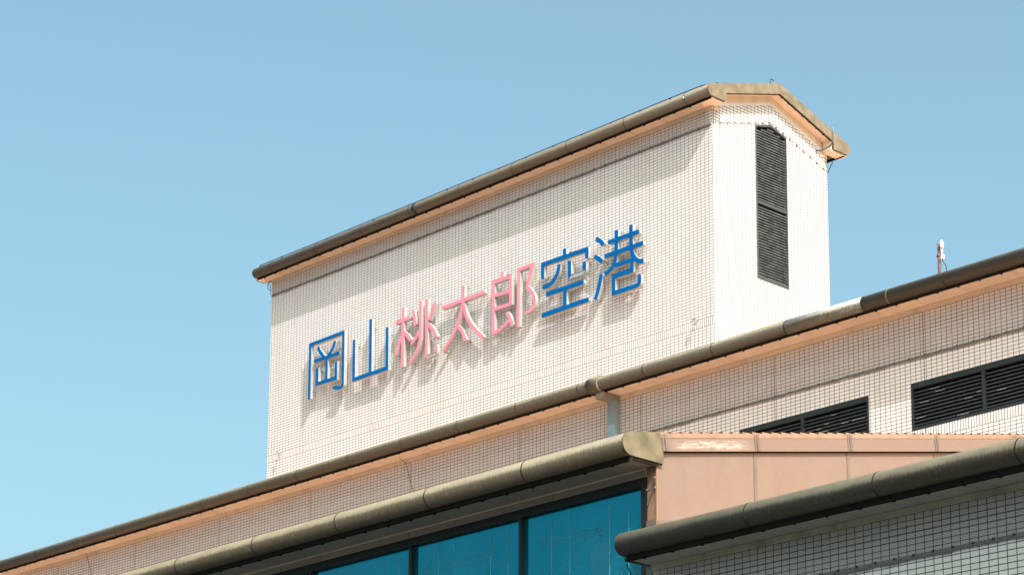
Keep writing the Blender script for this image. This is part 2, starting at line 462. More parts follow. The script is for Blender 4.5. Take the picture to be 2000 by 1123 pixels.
# ------------------------------------------------------------------ the rooftop sign tower
XT, XL = -32.71, -48.336
YT, YB = 36.5, 40.42
YC = (YT+YB)/2
tw = thing('sign_tower', 'white tiled rooftop block with a gabled end that carries the blue and pink lettering', 'building', (XT, YT, 14.0+ZG))
ST = 21.80; GS = .31
TOPZ = 21.711                      # top of the tiles on the long side
gz = lambda y: 22.02 + GS*((y-36.61) if y <= YC else (2*YC-y-36.61))     # underside of the verge
sof = lambda y: gz(y) + .035
tl = lambda y: 21.906 + .3246*((y-36.717) if y <= YC else (2*YC-y-36.717))  # top of the tiles on the gable
mb = MB(); Z0 = 14.0
wall_front(mb, XL, XT, YT, Z0, ST, XT, 17.002)
wall_front(mb, XL, XT, YB, Z0, ST, XT, 17.002)
LY0, LY1, LZ0, LZ1, LZA = 37.93, 38.99, 18.195, 21.785, 21.95
def endface(pts, x=XT, ua=YT, va=17.002, m=1):
    P = [(x, a, b) for a, b in pts]; mb.face(P, [(p[1]-ua, p[2]-va) for p in P], m)
endface([(YT,Z0),(LY0,Z0),(LY0,sof(LY0)),(36.62,sof(36.62)),(36.62,ST),(YT,ST)])
endface([(LY1,Z0),(YB,Z0),(YB,ST),(2*YC-36.62,ST),(2*YC-36.62,sof(36.62)),(LY1,sof(LY1))])
endface([(LY0,Z0),(LY1,Z0),(LY1,LZ0),(LY0,LZ0)])
endface([(LY0,LZ1),(YC,LZA),(YC,sof(YC)),(LY0,sof(LY0))])
endface([(YC,LZA),(LY1,LZ1),(LY1,sof(LY1)),(YC,sof(YC))])
P = [(XL,YT,Z0),(XL,YB,Z0),(XL,YB,ST),(XL,YC,sof(YC)),(XL,YT,ST)]
mb.face(P, [(p[1]-YT, p[2]-17.002) for p in P])
part(mb, 'wall', [M['tile_band'], M['tile_gable']], tw)
# sloping edge course of tiles along the gable
ec = MB()
for s in (0, 1):
    n = 15
    for i in range(n):
        a = 36.717 + (YC-36.717)*i/n; b = 36.717 + (YC-36.717)*(i+1)/n - .010
        za, zb = tl(a), tl(b); q = .058
        if s: a, b = 2*YC-a, 2*YC-b
        ec.face([(XT+.004,a,za-q),(XT+.004,b,zb-q),(XT+.004,b,zb),(XT+.004,a,za)], [(.02,.01),(.09,.01),(.09,.05),(.02,.05)])
part(ec, 'edge_tile_course', M['tile'], tw)
# concrete band between tiles and eaves
fz = MB()
fz.box(XL, XT+.014, YT-.014, YT+.02, TOPZ, ST-.003)
fz.box(XT-.02, XT+.012, YT+.021, 36.712, TOPZ, ST-.003)
fz.box(XT-.02, XT+.012, 2*YC-36.712, YB, TOPZ, ST-.003)
for s in (0, 1):
    f_ = (lambda y: y) if not s else (lambda y: 2*YC-y)
    P = [(36.716,tl(36.716)),(YC,tl(YC)),(YC,sof(YC)-.002),(36.716,sof(36.716)-.002)]
    P = [(f_(a),b) for a,b in P]
    if s: P = P[::-1]
    fz.ext_x(P, XT-.02, XT+.010)
parts_each(fz, 'frieze', M['frieze'], tw)
sf = MB(); XV = -32.41
sf.box(XL-.29, XT+.26, 36.03+.1755, YT-.0145, ST, ST+.024)
sf.box(XT+.0145, XV-.04, YT-.0145, 36.63, ST, ST+.024)
sf.box(XT+.0145, XV-.04, 2*YC-36.63, YB+.4, ST, ST+.024)
for s in (0, 1):
    f_ = (lambda y: y) if not s else (lambda y: 2*YC-y)
    P = [(36.635,sof(36.635)),(YC,sof(YC)),(YC,sof(YC)+.03),(36.635,sof(36.635)+.03)]
    P = [(f_(a),b) for a,b in P]
    if s: P = P[::-1]
    sf.ext_x(P, XT-.05, XV-.035)
    ya, yb = sorted((f_(36.630), f_(36.655)))
    sf.box(XT+.0105, XV-.04, ya, yb, ST+.0245, sof(36.66))
parts_each(sf, 'soffit', M['render'], tw)
es = MB(); es.box(XL-.298, XL-.2905, 36.03+.178, YT-.0, ST-.012, ST+.026); part(es, 'soffit_end_strip', M['dark_lip'], tw)
# verge sheets
vg = MB(); vt = lambda y: 22.262 + .3135*((y-36.61) if y <= YC else (2*YC-y-36.61))
for s in (0, 1):
    f_ = (lambda y: y) if not s else (lambda y: 2*YC-y)
    for xa, xb in ((XV-.03, XV), (XL-.30, XL-.27)):
        P = [(36.628,gz(36.628)),(YC,gz(YC)),(YC,vt(YC)),(36.628,vt(36.628))]
        P = [(f_(a),b) for a,b in P]
        if s: P = P[::-1]
        vg.ext_x(P, xa, xb)
vo = parts_each(vg, 'verge', M['bronze_flat'], tw)[0]
vl = MB()
for s in (0, 1):
    f_ = (lambda y: y) if not s else (lambda y: 2*YC-y)
    P = [(36.66,gz(36.66)-.012),(YC,gz(YC)-.012),(YC,gz(YC)+.02),(36.66,gz(36.66)+.02)]
    P = [(f_(a),b) for a,b in P]
    if s: P = P[::-1]
    vl.ext_x(P, XV-.058, XV-.0305)
    for i in range(7):
        y = f_(36.9 + i*.24); vl.box(XV-.085, XV-.060, y-.012, y+.012, gz(y)-.004, gz(y)+.03)
parts_each(vl, 'verge_lip', M['dark_lip'], vo)
vs = MB()
for y in (YC-.012, 36.628):
    vs.box(XV-.02, XV+.006, y, y+.024, gz(y+.012)+.006, vt(y+.012)+.004)
parts_each(vs, 'verge_seam', M['bronze_flat'], vo)
rf = MB()
for s in (0, 1):
    f_ = (lambda y: y) if not s else (lambda y: 2*YC-y)
    P = [(36.5,vt(36.5)-.08),(YC,vt(YC)-.08),(YC,vt(YC)-.03),(36.5,vt(36.5)-.03)]
    P = [(f_(a),b) for a,b in P]
    if s: P = P[::-1]
    rf.ext_x(P, XL-.265, XV-.035)
part(rf, 'roof_tiles', M['terracotta'], tw)
jt = [-33.12-1.8405*i for i in range(9)]
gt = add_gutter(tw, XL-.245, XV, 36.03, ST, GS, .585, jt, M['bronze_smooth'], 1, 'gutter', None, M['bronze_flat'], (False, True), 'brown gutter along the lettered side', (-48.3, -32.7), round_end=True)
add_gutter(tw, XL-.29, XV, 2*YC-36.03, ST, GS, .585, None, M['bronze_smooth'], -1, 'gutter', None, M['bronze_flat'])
patch = MB(); pp, pv = gutter_profile(36.03, ST, GS, .585, 1, .005)
patch.ext_x(pp, -42.19, -42.07, 0, True, True, pv); part(patch, 'repair_tape', M['cable'], gt)
# louvre in the gable
lf = MB(); b_ = .05
def ring(o, i, x0, x1):
    n = len(o)
    for k in range(n):
        a, b, c, d = o[k], o[(k+1)%n], i[(k+1)%n], i[k]
        lf.ext_x([a, b, c, d], x0, x1)
LO = [(LY0+.002,LZ0+.002),(LY1-.002,LZ0+.002),(LY1-.002,LZ1),(YC,LZA-.002),(LY0+.002,LZ1)]
LI = [(LY0+.035,LZ0+.06),(LY1-.035,LZ0+.06),(LY1-.035,LZ1-.03),(YC,LZA-.065),(LY0+.035,LZ1-.03)]
lv = MB(); lf = lv; ring(LO, LI, XT-.06, XT+.012)
lvo = part(lv, 'louvre', M['louvre_frame'], tw, 'tall charcoal louvre with a pointed top')
lr = MB(); lr.box(XT-.055, XT+.004, LY0+.036, LY1-.036, 19.965, 20.035); part(lr, 'rail', M['louvre_frame'], lvo)
sl = MB(); z = LZ0 + .075
while z < LZA - .09:
    top = z + .05
    half = (LY1-LY0)/2 - .037
    if top > LZ1-.035: half = min(half, max(0, (LZA-.07-top)/ (LZA-LZ1) * (LY1-LY0)/2 - .01))
    if half > .04 and not (19.93 < z < 20.03):
        # blade facing +X: outer edge low, inner edge high
        xo, xi, dz, th = XT-.008, XT-.080, .040, .006
        a, b = YC-half, YC+half
        sl.face([(xo,a,z+th),(xo,b,z+th),(xi,b,z+dz+th),(xi,a,z+dz+th)])
        sl.face([(xo,a,z),(xi,a,z+dz),(xi,b,z+dz),(xo,b,z)])
        sl.face([(xo,a,z),(xo,b,z),(xo,b,z+.028),(xo,a,z+.028)]); sl.face([(xo,a,z+.028),(xo,b,z+.028),(xo-th,b,z+.026),(xo-th,a,z+.026)]); sl.face([(xo-th,a,z+.026),(xo-th,b,z+.026),(xo-th,b,z+th),(xo-th,a,z+th)])
        sl.face([(xi,a,z+dz),(xi,a,z+dz+th),(xi,b,z+dz+th),(xi,b,z+dz)])
    z += .0640
part(sl, 'slats', M['slat'], lvo)
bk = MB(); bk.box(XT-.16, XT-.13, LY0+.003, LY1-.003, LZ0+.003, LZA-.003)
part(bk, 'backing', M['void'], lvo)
# bird net and cords
add_net(tw, XL+.02, XT-.02, 36.03+.18, ST-.024, YT-.016, 21.385)
cd = MB(); zc = lambda y: 21.40 + .30*((y-YT) if y <= YC else (2*YC-y-YT))
xx = XT+.016
for a, b in ((YT+.01, LY0-.02), (LY1+.02, YB-.01)): cd.tube([(xx,a,zc(a)),(xx,b,zc(b))], .004, 5)
cd.tube([(xx,LY0-.02,zc(LY0-.02)),(xx,YC,zc(YC)+.012),(xx,LY1+.02,zc(LY1+.02))], .004, 5)
y = YT + .03
while y < YB:
    cd.box(XT-.01, XT+.034, y-.016, y+.016, zc(y)-.014, zc(y)+.010); y += .235
part(cd, 'net_cord', M['steel'], tw)
sw = MB()
sw.tube([(XL+.03,36.23,ST-.02),(XL-.02,36.47,21.62),(XL-.015,YT-.02,21.40)], .006, 5)
sw.tube([(XL-.02,YT-.05,ST-.01),(XL-.10,YT-.06,21.70),(XL-.10,YT-.06,21.58),(XL-.02,YT-.03,21.52)], .008, 5)
sw.tube([(XT-.12,40.78,ST-.02),(XT-.02,YB+.012,21.33)], .010, 5)
sw.tube([(XT-.12,40.70,ST-.02),(XT-.02,YB+.012,21.60)], .005, 5)
sw.tube([(XT+.012,36.535,ST-.01),(XT+.016,36.53,21.55),(XT+.018,36.52,21.40)], .006, 5)
parts_each(sw, 'net_cord', M['cable'], tw)
lw = MB(); pz = ST+.03+.28+.072
xs_ = [XL-.15 + (XV-.35-(XL-.15))*i/17 for i in range(18)]
lw.tube([(x, 36.21, pz+.012*math.sin(i*1.7)*.4) for i, x in enumerate(xs_)] + [(XV-.1, 36.25, pz-.02), (XV-.02,36.4,pz+.02)], .0105, 6)
for i, x in enumerate(xs_): lw.box(x-.025, x+.025, 36.2, 36.222, pz-.09, pz)
part(lw, 'lightning_wire', M['cable'], tw)
hk = MB()
hk.tube([(XV-.06,38.18,22.76),(XV-.06,38.19,22.86),(XV-.06,38.23,22.90),(XV-.06,38.31,22.875)], .010, 6)
part(hk, 'roof_hook', M['cable'], tw)
hk = MB(); yb_ = 2*YC-36.66
hk.tube([(XV+.03,yb_,22.02),(XV+.035,yb_+.015,22.30),(XV+.03,yb_+.01,22.40),(XV+.03,yb_-.05,22.45),(XV+.03,yb_-.16,22.39)], [.012,.008,.004,.004,.006], 6)
hk.box(XV+.005, XV+.026, yb_-.012, yb_+.018, 21.98, 22.20)
part(hk, 'wire_bracket', M['steel'], tw)
cb = MB(); cb.tube([(XV+.02,yb_,22.0),(XV-.06,yb_-.02,21.90),(XV-.18,yb_-.10,21.82),(XT+.02,yb_-.25,21.78)], .014, 6)
part(cb, 'wire', M['cable'], tw)
def eyebolt(x, z, r):
    e = MB(); y = YT-.11
    e.tube([(x,YT+.02,z),(x,y,z)], .012, 6)
    c = [(x + r*math.sin(t*math.pi/8), y-.01, z + r*math.cos(t*math.pi/8) - r) for t in range(17)]
    e.tube(c, .011, 6, cap=False)
    e.tube([(x,y-.01,z-2*r),(x-.03,y-.03,z-2*r-.16)], .008, 5)
    part(e, 'eye_bolt', M['steel'], tw)
eyebolt(-33.19, 17.00, .065); eyebolt(-47.74, 16.98, .05)

# ------------------------------------------------------------------ the lettering
LET = {
'oka': [[(-46.399,19.673),(-46.403,21.128),(-45.073,21.141),(-45.058,19.816),'(',(-45.067,19.756),(-45.119,19.717),(-45.244,19.725),(-45.428,19.771)],
  ['(',(-46.090,20.990),(-45.991,20.839),(-45.830,20.656)],
  ['(',(-45.396,20.991),(-45.497,20.812),(-45.668,20.644)],
  [(-46.241,20.650),(-45.217,20.632)],
  [(-45.730,20.664),(-45.731,20.031)],
  [(-46.105,20.440),(-46.101,20.020),(-45.348,20.007),(-45.351,20.436)]],
'yama': [[(-44.645,20.846),(-44.632,19.802),(-43.351,19.802),(-43.367,20.857)],
  [(-44.009,21.229),(-43.991,19.816)]],
'momo': [[(-43.049,20.891),(-42.498,20.900)],
  [(-42.766,21.231),(-42.769,19.689)],
  ['(',(-42.766,20.663),(-42.833,20.460),(-42.931,20.273),(-43.039,20.050)],
  ['(',(-42.746,20.571),(-42.598,20.457),(-42.477,20.302)],
  ['(',(-42.132,21.238),(-42.119,20.620),(-42.127,20.274),(-42.189,20.080),(-42.316,19.885),(-42.518,19.735)],
  ['(',(-42.415,21.063),(-42.353,20.887),(-42.294,20.654)],
  ['(',(-42.152,20.498),(-42.250,20.365),(-42.470,20.203)],
  [(-41.908,21.233),(-41.895,19.755),(-41.631,19.766),'(',(-41.562,19.777),(-41.543,19.842),(-41.543,19.980)],
  ['(',(-41.596,21.072),(-41.678,20.894),(-41.814,20.671)],
  ['(',(-41.877,20.587),(-41.699,20.423),(-41.604,20.287),(-41.539,20.160)]],
'ta': [[(-41.334,20.853),(-39.815,20.869)],
  ['(',(-40.574,21.236),(-40.576,20.848),(-40.630,20.624),(-40.743,20.341),(-40.972,20.031),(-41.290,19.735)],
  ['(',(-40.568,20.809),(-40.507,20.557),(-40.380,20.307),(-40.144,20.014),(-39.847,19.747)],
  ['(',(-40.767,20.256),(-40.609,20.099),(-40.471,19.824)]],
'ro': [[(-39.211,21.226),(-39.209,21.030)],
  [(-39.503,19.761),(-39.509,21.031),(-38.925,21.029),(-38.908,20.318)],
  [(-38.930,20.353),(-39.490,20.358)],
  [(-39.505,20.703),(-38.919,20.673)],
  ['(',(-39.503,19.767),(-39.216,19.840),(-38.971,19.961)],
  ['(',(-39.060,20.182),(-38.945,20.011),(-38.853,19.799)],
  [(-38.663,19.719),(-38.651,21.126),(-38.183,21.128),(-38.370,20.630),'(',(-38.204,20.450),(-38.125,20.260),(-38.135,20.122),(-38.233,20.030),(-38.415,20.013)]],
'ku': [[(-37.112,21.228),(-37.111,21.017)],
  [(-37.838,20.682),(-37.835,21.035),(-36.398,21.018),(-36.394,20.802)],
  ['(',(-37.294,20.902),(-37.321,20.763),(-37.410,20.618),(-37.588,20.495),(-37.840,20.475)],
  [(-36.962,20.897),(-36.954,20.500),(-36.628,20.500),'(',(-36.523,20.508),(-36.478,20.561),(-36.478,20.747)],
  [(-37.726,20.277),(-36.503,20.272)],
  [(-37.105,20.297),(-37.109,19.815)],
  [(-37.875,19.807),(-36.345,19.814)]],
'ko': [['(',(-36.100,21.186),(-35.962,21.094),(-35.866,20.982)],
  ['(',(-36.145,20.777),(-36.010,20.687),(-35.906,20.591)],
  ['(',(-35.933,20.312),(-36.011,20.031),(-36.126,19.754)],
  [(-35.723,21.000),(-34.752,21.003)],
  [(-35.836,20.699),(-34.633,20.695)],
  ['(',(-35.464,21.227),(-35.466,20.878),(-35.472,20.685),(-35.506,20.520),(-35.596,20.370),(-35.834,20.281)],
  ['(',(-35.011,21.230),(-35.007,20.754),(-34.982,20.574),(-34.895,20.416),(-34.757,20.303),(-34.631,20.283)],
  [(-35.506,20.404),(-34.988,20.399),(-34.992,20.154),(-35.559,20.157),(-35.560,19.766),(-34.911,19.763),'(',(-34.806,19.771),(-34.763,19.826),(-34.759,19.997)]],

}
def smooth(pts, k=5):
    out = []
    P = [Vector(p) for p in pts]
    if len(P) < 3: return P
    for i in range(len(P)-1):
        p0 = P[max(i-1,0)]; p1 = P[i]; p2 = P[i+1]; p3 = P[min(i+2,len(P)-1)]
        for j in range(k):
            t = j/k
            out.append(.5*((2*p1)+(p2-p0)*t+(2*p0-5*p1+4*p2-p3)*t*t+(3*p1-p0-3*p2+p3)*t*t*t))
    out.append(P[-1]); return out
def centre(st):
    if '(' in st:
        i = st.index('('); head = list(st[:i]); tail = list(st[i+1:])
        if head: return [Vector(p) for p in head[:-1]] + smooth([head[-1]] + tail)
        return smooth(tail)
    return [Vector(p) for p in st]
def outline(c, w, e=0.):
    n = len(c); L = []; Rr = []
    for i in range(n):
        d0 = (c[i]-c[i-1]).normalized() if i > 0 else None
        d1 = (c[i+1]-c[i]).normalized() if i < n-1 else None
        if d0 is None: d = d1; k = 1
        elif d1 is None: d = d0; k = 1
        else:
            d = (d0+d1).normalized(); k = 1/max(.35, math.cos(d0.angle(d1)/2))
        nn = Vector((-d.y, d.x))
        L.append(c[i]+nn*w/2*k); Rr.append(c[i]-nn*w/2*k)
    def cap(p, d):      # rounded end
        nn = Vector((-d.y, d.x)); h = w/2; q = .34*w
        pts = []
        for s in (1, -1):
            cx = p - d*(q-e) + nn*s*(h-q)
            rng = range(0, 5) if s == 1 else range(4, -1, -1)
            for j in rng:
                a = math.pi/2*j/4
                pts.append(cx + nn*s*q*math.cos(a) + d*q*math.sin(a))
        return pts
    dE = (c[-1]-c[-2]).normalized(); dS = (c[0]-c[1]).normalized()
    return L[1:-1] + cap(c[-1], dE) + Rr[1:-1][::-1] + cap(c[0], dS)
def flat_prism(mb, poly, y0, y1):
    n = len(poly)
    from mathutils.geometry import tessellate_polygon
    for y in (y0, y1):
        for t in tessellate_polygon([[Vector((p.x, p.y, 0)) for p in poly]]):
            mb.face([(poly[i].x, y, poly[i].y-ZG) for i in t])
    for i in range(n):
        a, b = poly[i], poly[(i+1)%n]
        mb.face([(a.x,y0,a.y-ZG),(b.x,y0,b.y-ZG),(b.x,y1,b.y-ZG),(a.x,y1,a.y-ZG)])
INFO = {
 'oka': ('blue', 'blue metal character 岡, a box frame around small strokes, first of the sign', .086),
 'yama': ('blue', 'blue metal character 山, three upright prongs on one base line', .091),
 'momo': ('pink', 'pink metal character 桃, tree shape beside many slanting strokes', .091),
 'ta': ('pink', 'pink metal character 太, one crossbar over two spreading legs and a dot', .091),
 'ro': ('pink', 'pink metal character 郎, barred box beside a flag-like right half', .091),
 'ku': ('blue', 'blue metal character 空, a roof over curved strokes and an I shape', .099),
 'ko': ('blue', 'blue metal character 港, three water dots beside crossed strokes, last of the sign', .099),
}
for key, strokes in LET.items():
    colr, lab, w = INFO[key]
    cs = [centre(s) for s in strokes]
    xs = [p.x for c in cs for p in c]; zs = [p.y for c in cs for p in c]
    t = thing('sign_character', lab, 'sign letter', ((min(xs)+max(xs))/2, YT, min(zs)), 'characters of the airport sign')
    face = MB(); body = MB(); stud = MB()
    for j, c in enumerate(cs):
        o = j*.0018
        flat_prism(face, outline(c, w), 36.300+o, 36.312+o)
        flat_prism(body, outline(c, w+.012, .006), 36.3125+o, 36.395+o)
        for p in (c[0]*.85+c[1]*.15, c[-1]*.85+c[-2]*.15):
            stud.tube([(p.x,36.39,p.y-ZG),(p.x,YT+.01,p.y-ZG)], .010, 6)
    part(face, 'face', M['blue'] if colr == 'blue' else M['pinkface'], t)
    part(body, 'side_return', M['return'], t)
    parts_each(stud, 'standoff_pin', M['steel'], t)

# ------------------------------------------------------------------ the main hall behind
YM = 33.5; SM = 14.515; HX0, HX1 = -66.0, -5.0
hall = thing('terminal_hall', 'long white tiled upper wall with dark louvres under a brown gutter', 'building', (-36.0, YM, 0))
holes = [(-25.28, -22.10, 12.236, 13.12), (-29.41, -26.25, 12.236, 13.12)]
mb = MB()
wall_front(mb, HX0, HX1, YM, -ZG, SM, -25.28, 12.236, holes)
for hx0, hx1, hz0, hz1 in holes:           # reveals of the louvre openings
    for P in ([(hx0,YM,hz0),(hx0,YM+.2,hz0),(hx0,YM+.2,hz1),(hx0,YM,hz1)], [(hx1,YM,hz0),(hx1,YM+.2,hz0),(hx1,YM+.2,hz1),(hx1,YM,hz1)],
              [(hx0,YM,hz1),(hx1,YM,hz1),(hx1,YM+.2,hz1),(hx0,YM+.2,hz1)], [(hx0,YM,hz0),(hx1,YM,hz0),(hx1,YM+.2,hz0),(hx0,YM+.2,hz0)]):
        mb.face(P, [(p[0]+25.28, p[2]-12.236) for p in P])
for x in (HX0, HX1):
    P = [(x,YM,-ZG),(x,58.5,-ZG),(x,58.5,SM),(x,46,SM+2.6),(x,YM,SM)]
    mb.face(P, [(p[1]-YM, p[2]-12.236) for p in P])
wall_front(mb, HX0, HX1, 58.5, -ZG, SM, 0, 0)
part(mb, 'wall', M['tile_hall'], hall)
add_frieze(hall, HX0, HX1, YM, 14.415, SM, M['frieze'])
add_soffit(hall, HX0, HX1, 32.9, YM-.0145, SM, M['render'])
jm = [-24.07-1.8405*i for i in range(-8, 22)]
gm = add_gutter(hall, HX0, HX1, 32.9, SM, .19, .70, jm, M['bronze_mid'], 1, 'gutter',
                [(HX0, -27.751), (-25.9105, HX1)], M['bronze_flat'], label='brown streaked gutter of the upper wall', bolts=(-57.0, -21.5))
zp = MB(); pf, pv = gutter_profile(32.9, SM, .19, .70, 1, .003)
zp.ext_x(pf, -27.742, -25.9195, 0, True, True, pv); part(zp, 'replaced_length', M['zinc'], gm, 'shiny bare grey length of the gutter')
co = MB(); cp, cv = gutter_profile(32.9, SM, .19, .70, 1, .030)
co.ext_x(cp, -33.00, -32.70, 0, True, True, cv); part(co, 'gutter_collar', M['bronze_mid'], gm)
cr = MB(); cp2, cv2 = gutter_profile(32.9, SM, .19, .70, 1, .036)
cr.ext_x(cp2, -32.705, -32.680, 0, True, True, cv2); part(cr, 'collar_rim', M['bronze_flat'], gm)
m2 = MB(); m2.ext_x(gutter_profile(32.9, SM, .19, .70, 1, .004)[0], -25.345, -25.325); part(m2, 'seam_band', M['bronze_flat'], gm)
dp = MB(); dp.box(-32.83, -32.62, YM-.155, YM-.02, 9.0, SM-.10)
dpo = part(dp, 'downpipe', M['pipe_blue'], hall, 'pale blue-grey square downpipe')
db = MB(); db.box(-32.84, -32.61, 33.02, YM-.0145, SM-.125, SM-.003); part(db, 'pipe_elbow', M['pipe_brown'], dpo)
add_net(hall, -62.0, HX1-1, 32.9+.18, SM-.024, YM-.018, 13.60, .022, .0028, .355, (-33.2, -20.5))
hw = MB()
hw.tube([(-39.30,33.32,14.50),(-39.232,33.44,14.428),(-39.121,33.44,14.153),(-38.941,33.44,13.679)], .007, 5); hw.tube([(-51.952,33.44,14.677),(-51.809,33.44,14.353),(-51.614,33.44,13.940),(-51.426,33.44,13.612)], .007, 5)
parts_each(hw, 'hanging_wire', M['cable'], hall)
for hx0, hx1, hz0, hz1 in holes:
    f = MB(); y0, y1 = YM-.006, YM+.06
    f.box(hx0+.002, hx1-.002, y0, y1, hz1-.105, hz1-.002)
    f.box(hx0+.002, hx1-.002, y0, y1, hz0+.002, hz0+.055)
    f.box(hx0+.002, hx0+.045, y0, y1, hz0+.0555, hz1-.1055); f.box(hx1-.045, hx1-.002, y0, y1, hz0+.0555, hz1-.1055)
    fo = part(f, 'louvre', M['louvre_frame_dark'], hall, 'wide black louvre')
    xm = (hx0+hx1)/2
    mu = MB(); mu.box(xm-.035, xm+.035, y0-.004, y1, hz0+.056, hz1-.106); part(mu, 'mullion', M['louvre_frame_dark'], fo)
    s = MB(); q = MB()
    for a, b in ((hx0+.046, xm-.036), (xm+.036, hx1-.046)):
        blades(s, a, b, YM+.010, hz0+.056, hz1-.106, .0680, .085, .034)
    part(s, 'slats', M['slat_dark'], fo)
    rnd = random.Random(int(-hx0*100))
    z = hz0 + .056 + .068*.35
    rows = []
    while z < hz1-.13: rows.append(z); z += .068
    for i, z in enumerate(rows):       # pale strips painted as light glints on the blade edges
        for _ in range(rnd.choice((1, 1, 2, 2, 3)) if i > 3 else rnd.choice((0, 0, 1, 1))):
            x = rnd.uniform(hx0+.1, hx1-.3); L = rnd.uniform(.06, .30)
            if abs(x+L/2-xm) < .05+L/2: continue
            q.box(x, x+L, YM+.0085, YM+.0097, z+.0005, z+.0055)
    parts_each(q, 'glint_strip', M['slat_glint'], fo)
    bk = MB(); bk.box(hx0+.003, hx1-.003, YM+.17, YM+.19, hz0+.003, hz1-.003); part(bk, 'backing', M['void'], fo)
rf = MB(); zr = SM+.31+.60*.19
slab_roof(rf, HX0-.2, HX1+.2, 33.55, zr, 46.0, zr+12.45*.19, .08, .37, .03)
rf.ext_x([(46.0,zr+12.45*.19+.02),(46.0,zr+12.45*.19-.08),(59.2,zr-.2),(59.2,zr-.1)], HX0-.2, HX1+.2)
part(rf, 'roof_tiles', M['terracotta'], hall)

# ------------------------------------------------------------------ the glazed bay with pink flank
BX0, BX1 = -62.0, -19.085; YW = 20.22; SB = 7.755; XE = -19.035
bay = thing('glazed_bay', 'projecting bay with teal glazing, dusky pink side cladding and a thick weathered gutter', 'building', (BX1, YW, 0))
vb_top = lambda y: 8.153 + .204*(y-20.306)
vb_bot = lambda y: 7.939 + .201*(y-20.295)
sd = MB()
P = [(BX1,YW,-ZG),(BX1,YM-.003,-ZG),(BX1,YM-.003,vb_bot(YM)+.05),(BX1,20.32,vb_bot(20.32)+.05),(BX1,20.32,SB+.02),(BX1,YW,SB+.02)]
sd.face(P, [(p[1], p[2]) for p in P])
sdo = part(sd, 'side_cladding', M['pink'], bay)
sm_ = MB()
for y in (22.02, 23.88, 25.78, 27.65, 29.5, 31.4):
    sm_.box(BX1-.004, BX1+.010, y-.024, y+.034, 3.0, vb_bot(y-.03)+.02)
parts_each(sm_, 'cladding_seam', M['seam'], sdo)
tr = MB(); tr.box(-19.238, BX1-.0005, YW, YW+.05, -ZG, SB-.002)
tr.box(-19.10, BX1+.008, YW-.008, YW+.02, -ZG, SB-.04)
parts_each(tr, 'corner_trim', M['pink_trim'], bay)
cl = MB()
cl.tube([(-19.235,YW-.012,7.47),(-19.17,YW-.05,7.452),(-19.10,YW-.02,7.475)], .006, 5)
cl.tube([(-19.10,YW-.018,7.60),(-19.108,YW-.025,7.47)], .006, 5)
cl.tube([(-19.23,YW-.012,7.25),(-19.12,YW-.03,7.45)], .004, 5)
parts_each(cl, 'bracket_chain', M['cable'], bay)
cw = MB()
for x, z in ((-19.225,7.475),(-19.097,7.485),(-19.10,7.61)): cw.box(x-.009, x+.009, YW-.028, YW-.0085, z-.012, z+.012)
parts_each(cw, 'chain_lug', M['steel'], bay)
ve = MB()
ya, yb = 20.322, YM-.01
ve.ext_x([(ya,vb_bot(ya)),(yb,vb_bot(yb)),(yb,vb_top(yb)),(ya,vb_top(ya))], XE-.028, XE)
# sheet uv: u along the slope, v from its lower edge
veo = part(ve, 'verge', M['pink_verge'], bay)
for poly in veo.data.polygons:
    if abs(poly.normal.x) > .9:
        for li in poly.loop_indices:
            co_ = veo.data.vertices[veo.data.loops[li].vertex_index].co
            y = co_.y + YW; z = co_.z - ZG
            veo.data.uv_layers[0].data[li].uv = (y, z - vb_bot(y))
vs = MB()
for y in (20.33, 22.02, 23.88, 25.78, 27.65, 29.5, 31.4):
    for (a, b, h_) in ((-.046, -.010, .007), (.002, .048, .010)):
        vs.ext_x([(y+a,vb_bot(y+a)+.003),(y+b,vb_bot(y+b)+.003),(y+b-.028,vb_top(y+b-.028)),(y+a-.028,vb_top(y+a-.028))], XE-.002, XE+h_)
parts_each(vs, 'verge_seam', M['seam'], veo)
vl = MB(); vl.ext_x([(ya,vb_bot(ya)-.014),(yb,vb_bot(yb)-.014),(yb,vb_bot(yb)+.03),(ya,vb_bot(ya)+.03)], BX1-.01, XE-.0285)
part(vl, 'verge_lip', M['dark_lip'], veo)
jb = [-20.794-1.8225*i for i in range(0, 22)]
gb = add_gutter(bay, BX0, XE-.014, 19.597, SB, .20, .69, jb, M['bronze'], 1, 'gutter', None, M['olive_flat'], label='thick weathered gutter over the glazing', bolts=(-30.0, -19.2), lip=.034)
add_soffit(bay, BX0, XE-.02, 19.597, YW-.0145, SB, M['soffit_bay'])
es = MB(); es.box(XE-.0195, XE-.012, 19.597+.178, YW-.02, SB-.030, SB+.0275); part(es, 'soffit_end_strip', M['dark_lip'], bay)
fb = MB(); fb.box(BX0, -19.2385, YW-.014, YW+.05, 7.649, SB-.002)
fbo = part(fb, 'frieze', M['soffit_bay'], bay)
tm = MB(); tm.box(BX0, -19.2385, YW-.030, YW-.0145, SB-.020, SB-.002); part(tm, 'frieze_moulding', M['frieze'], fbo)
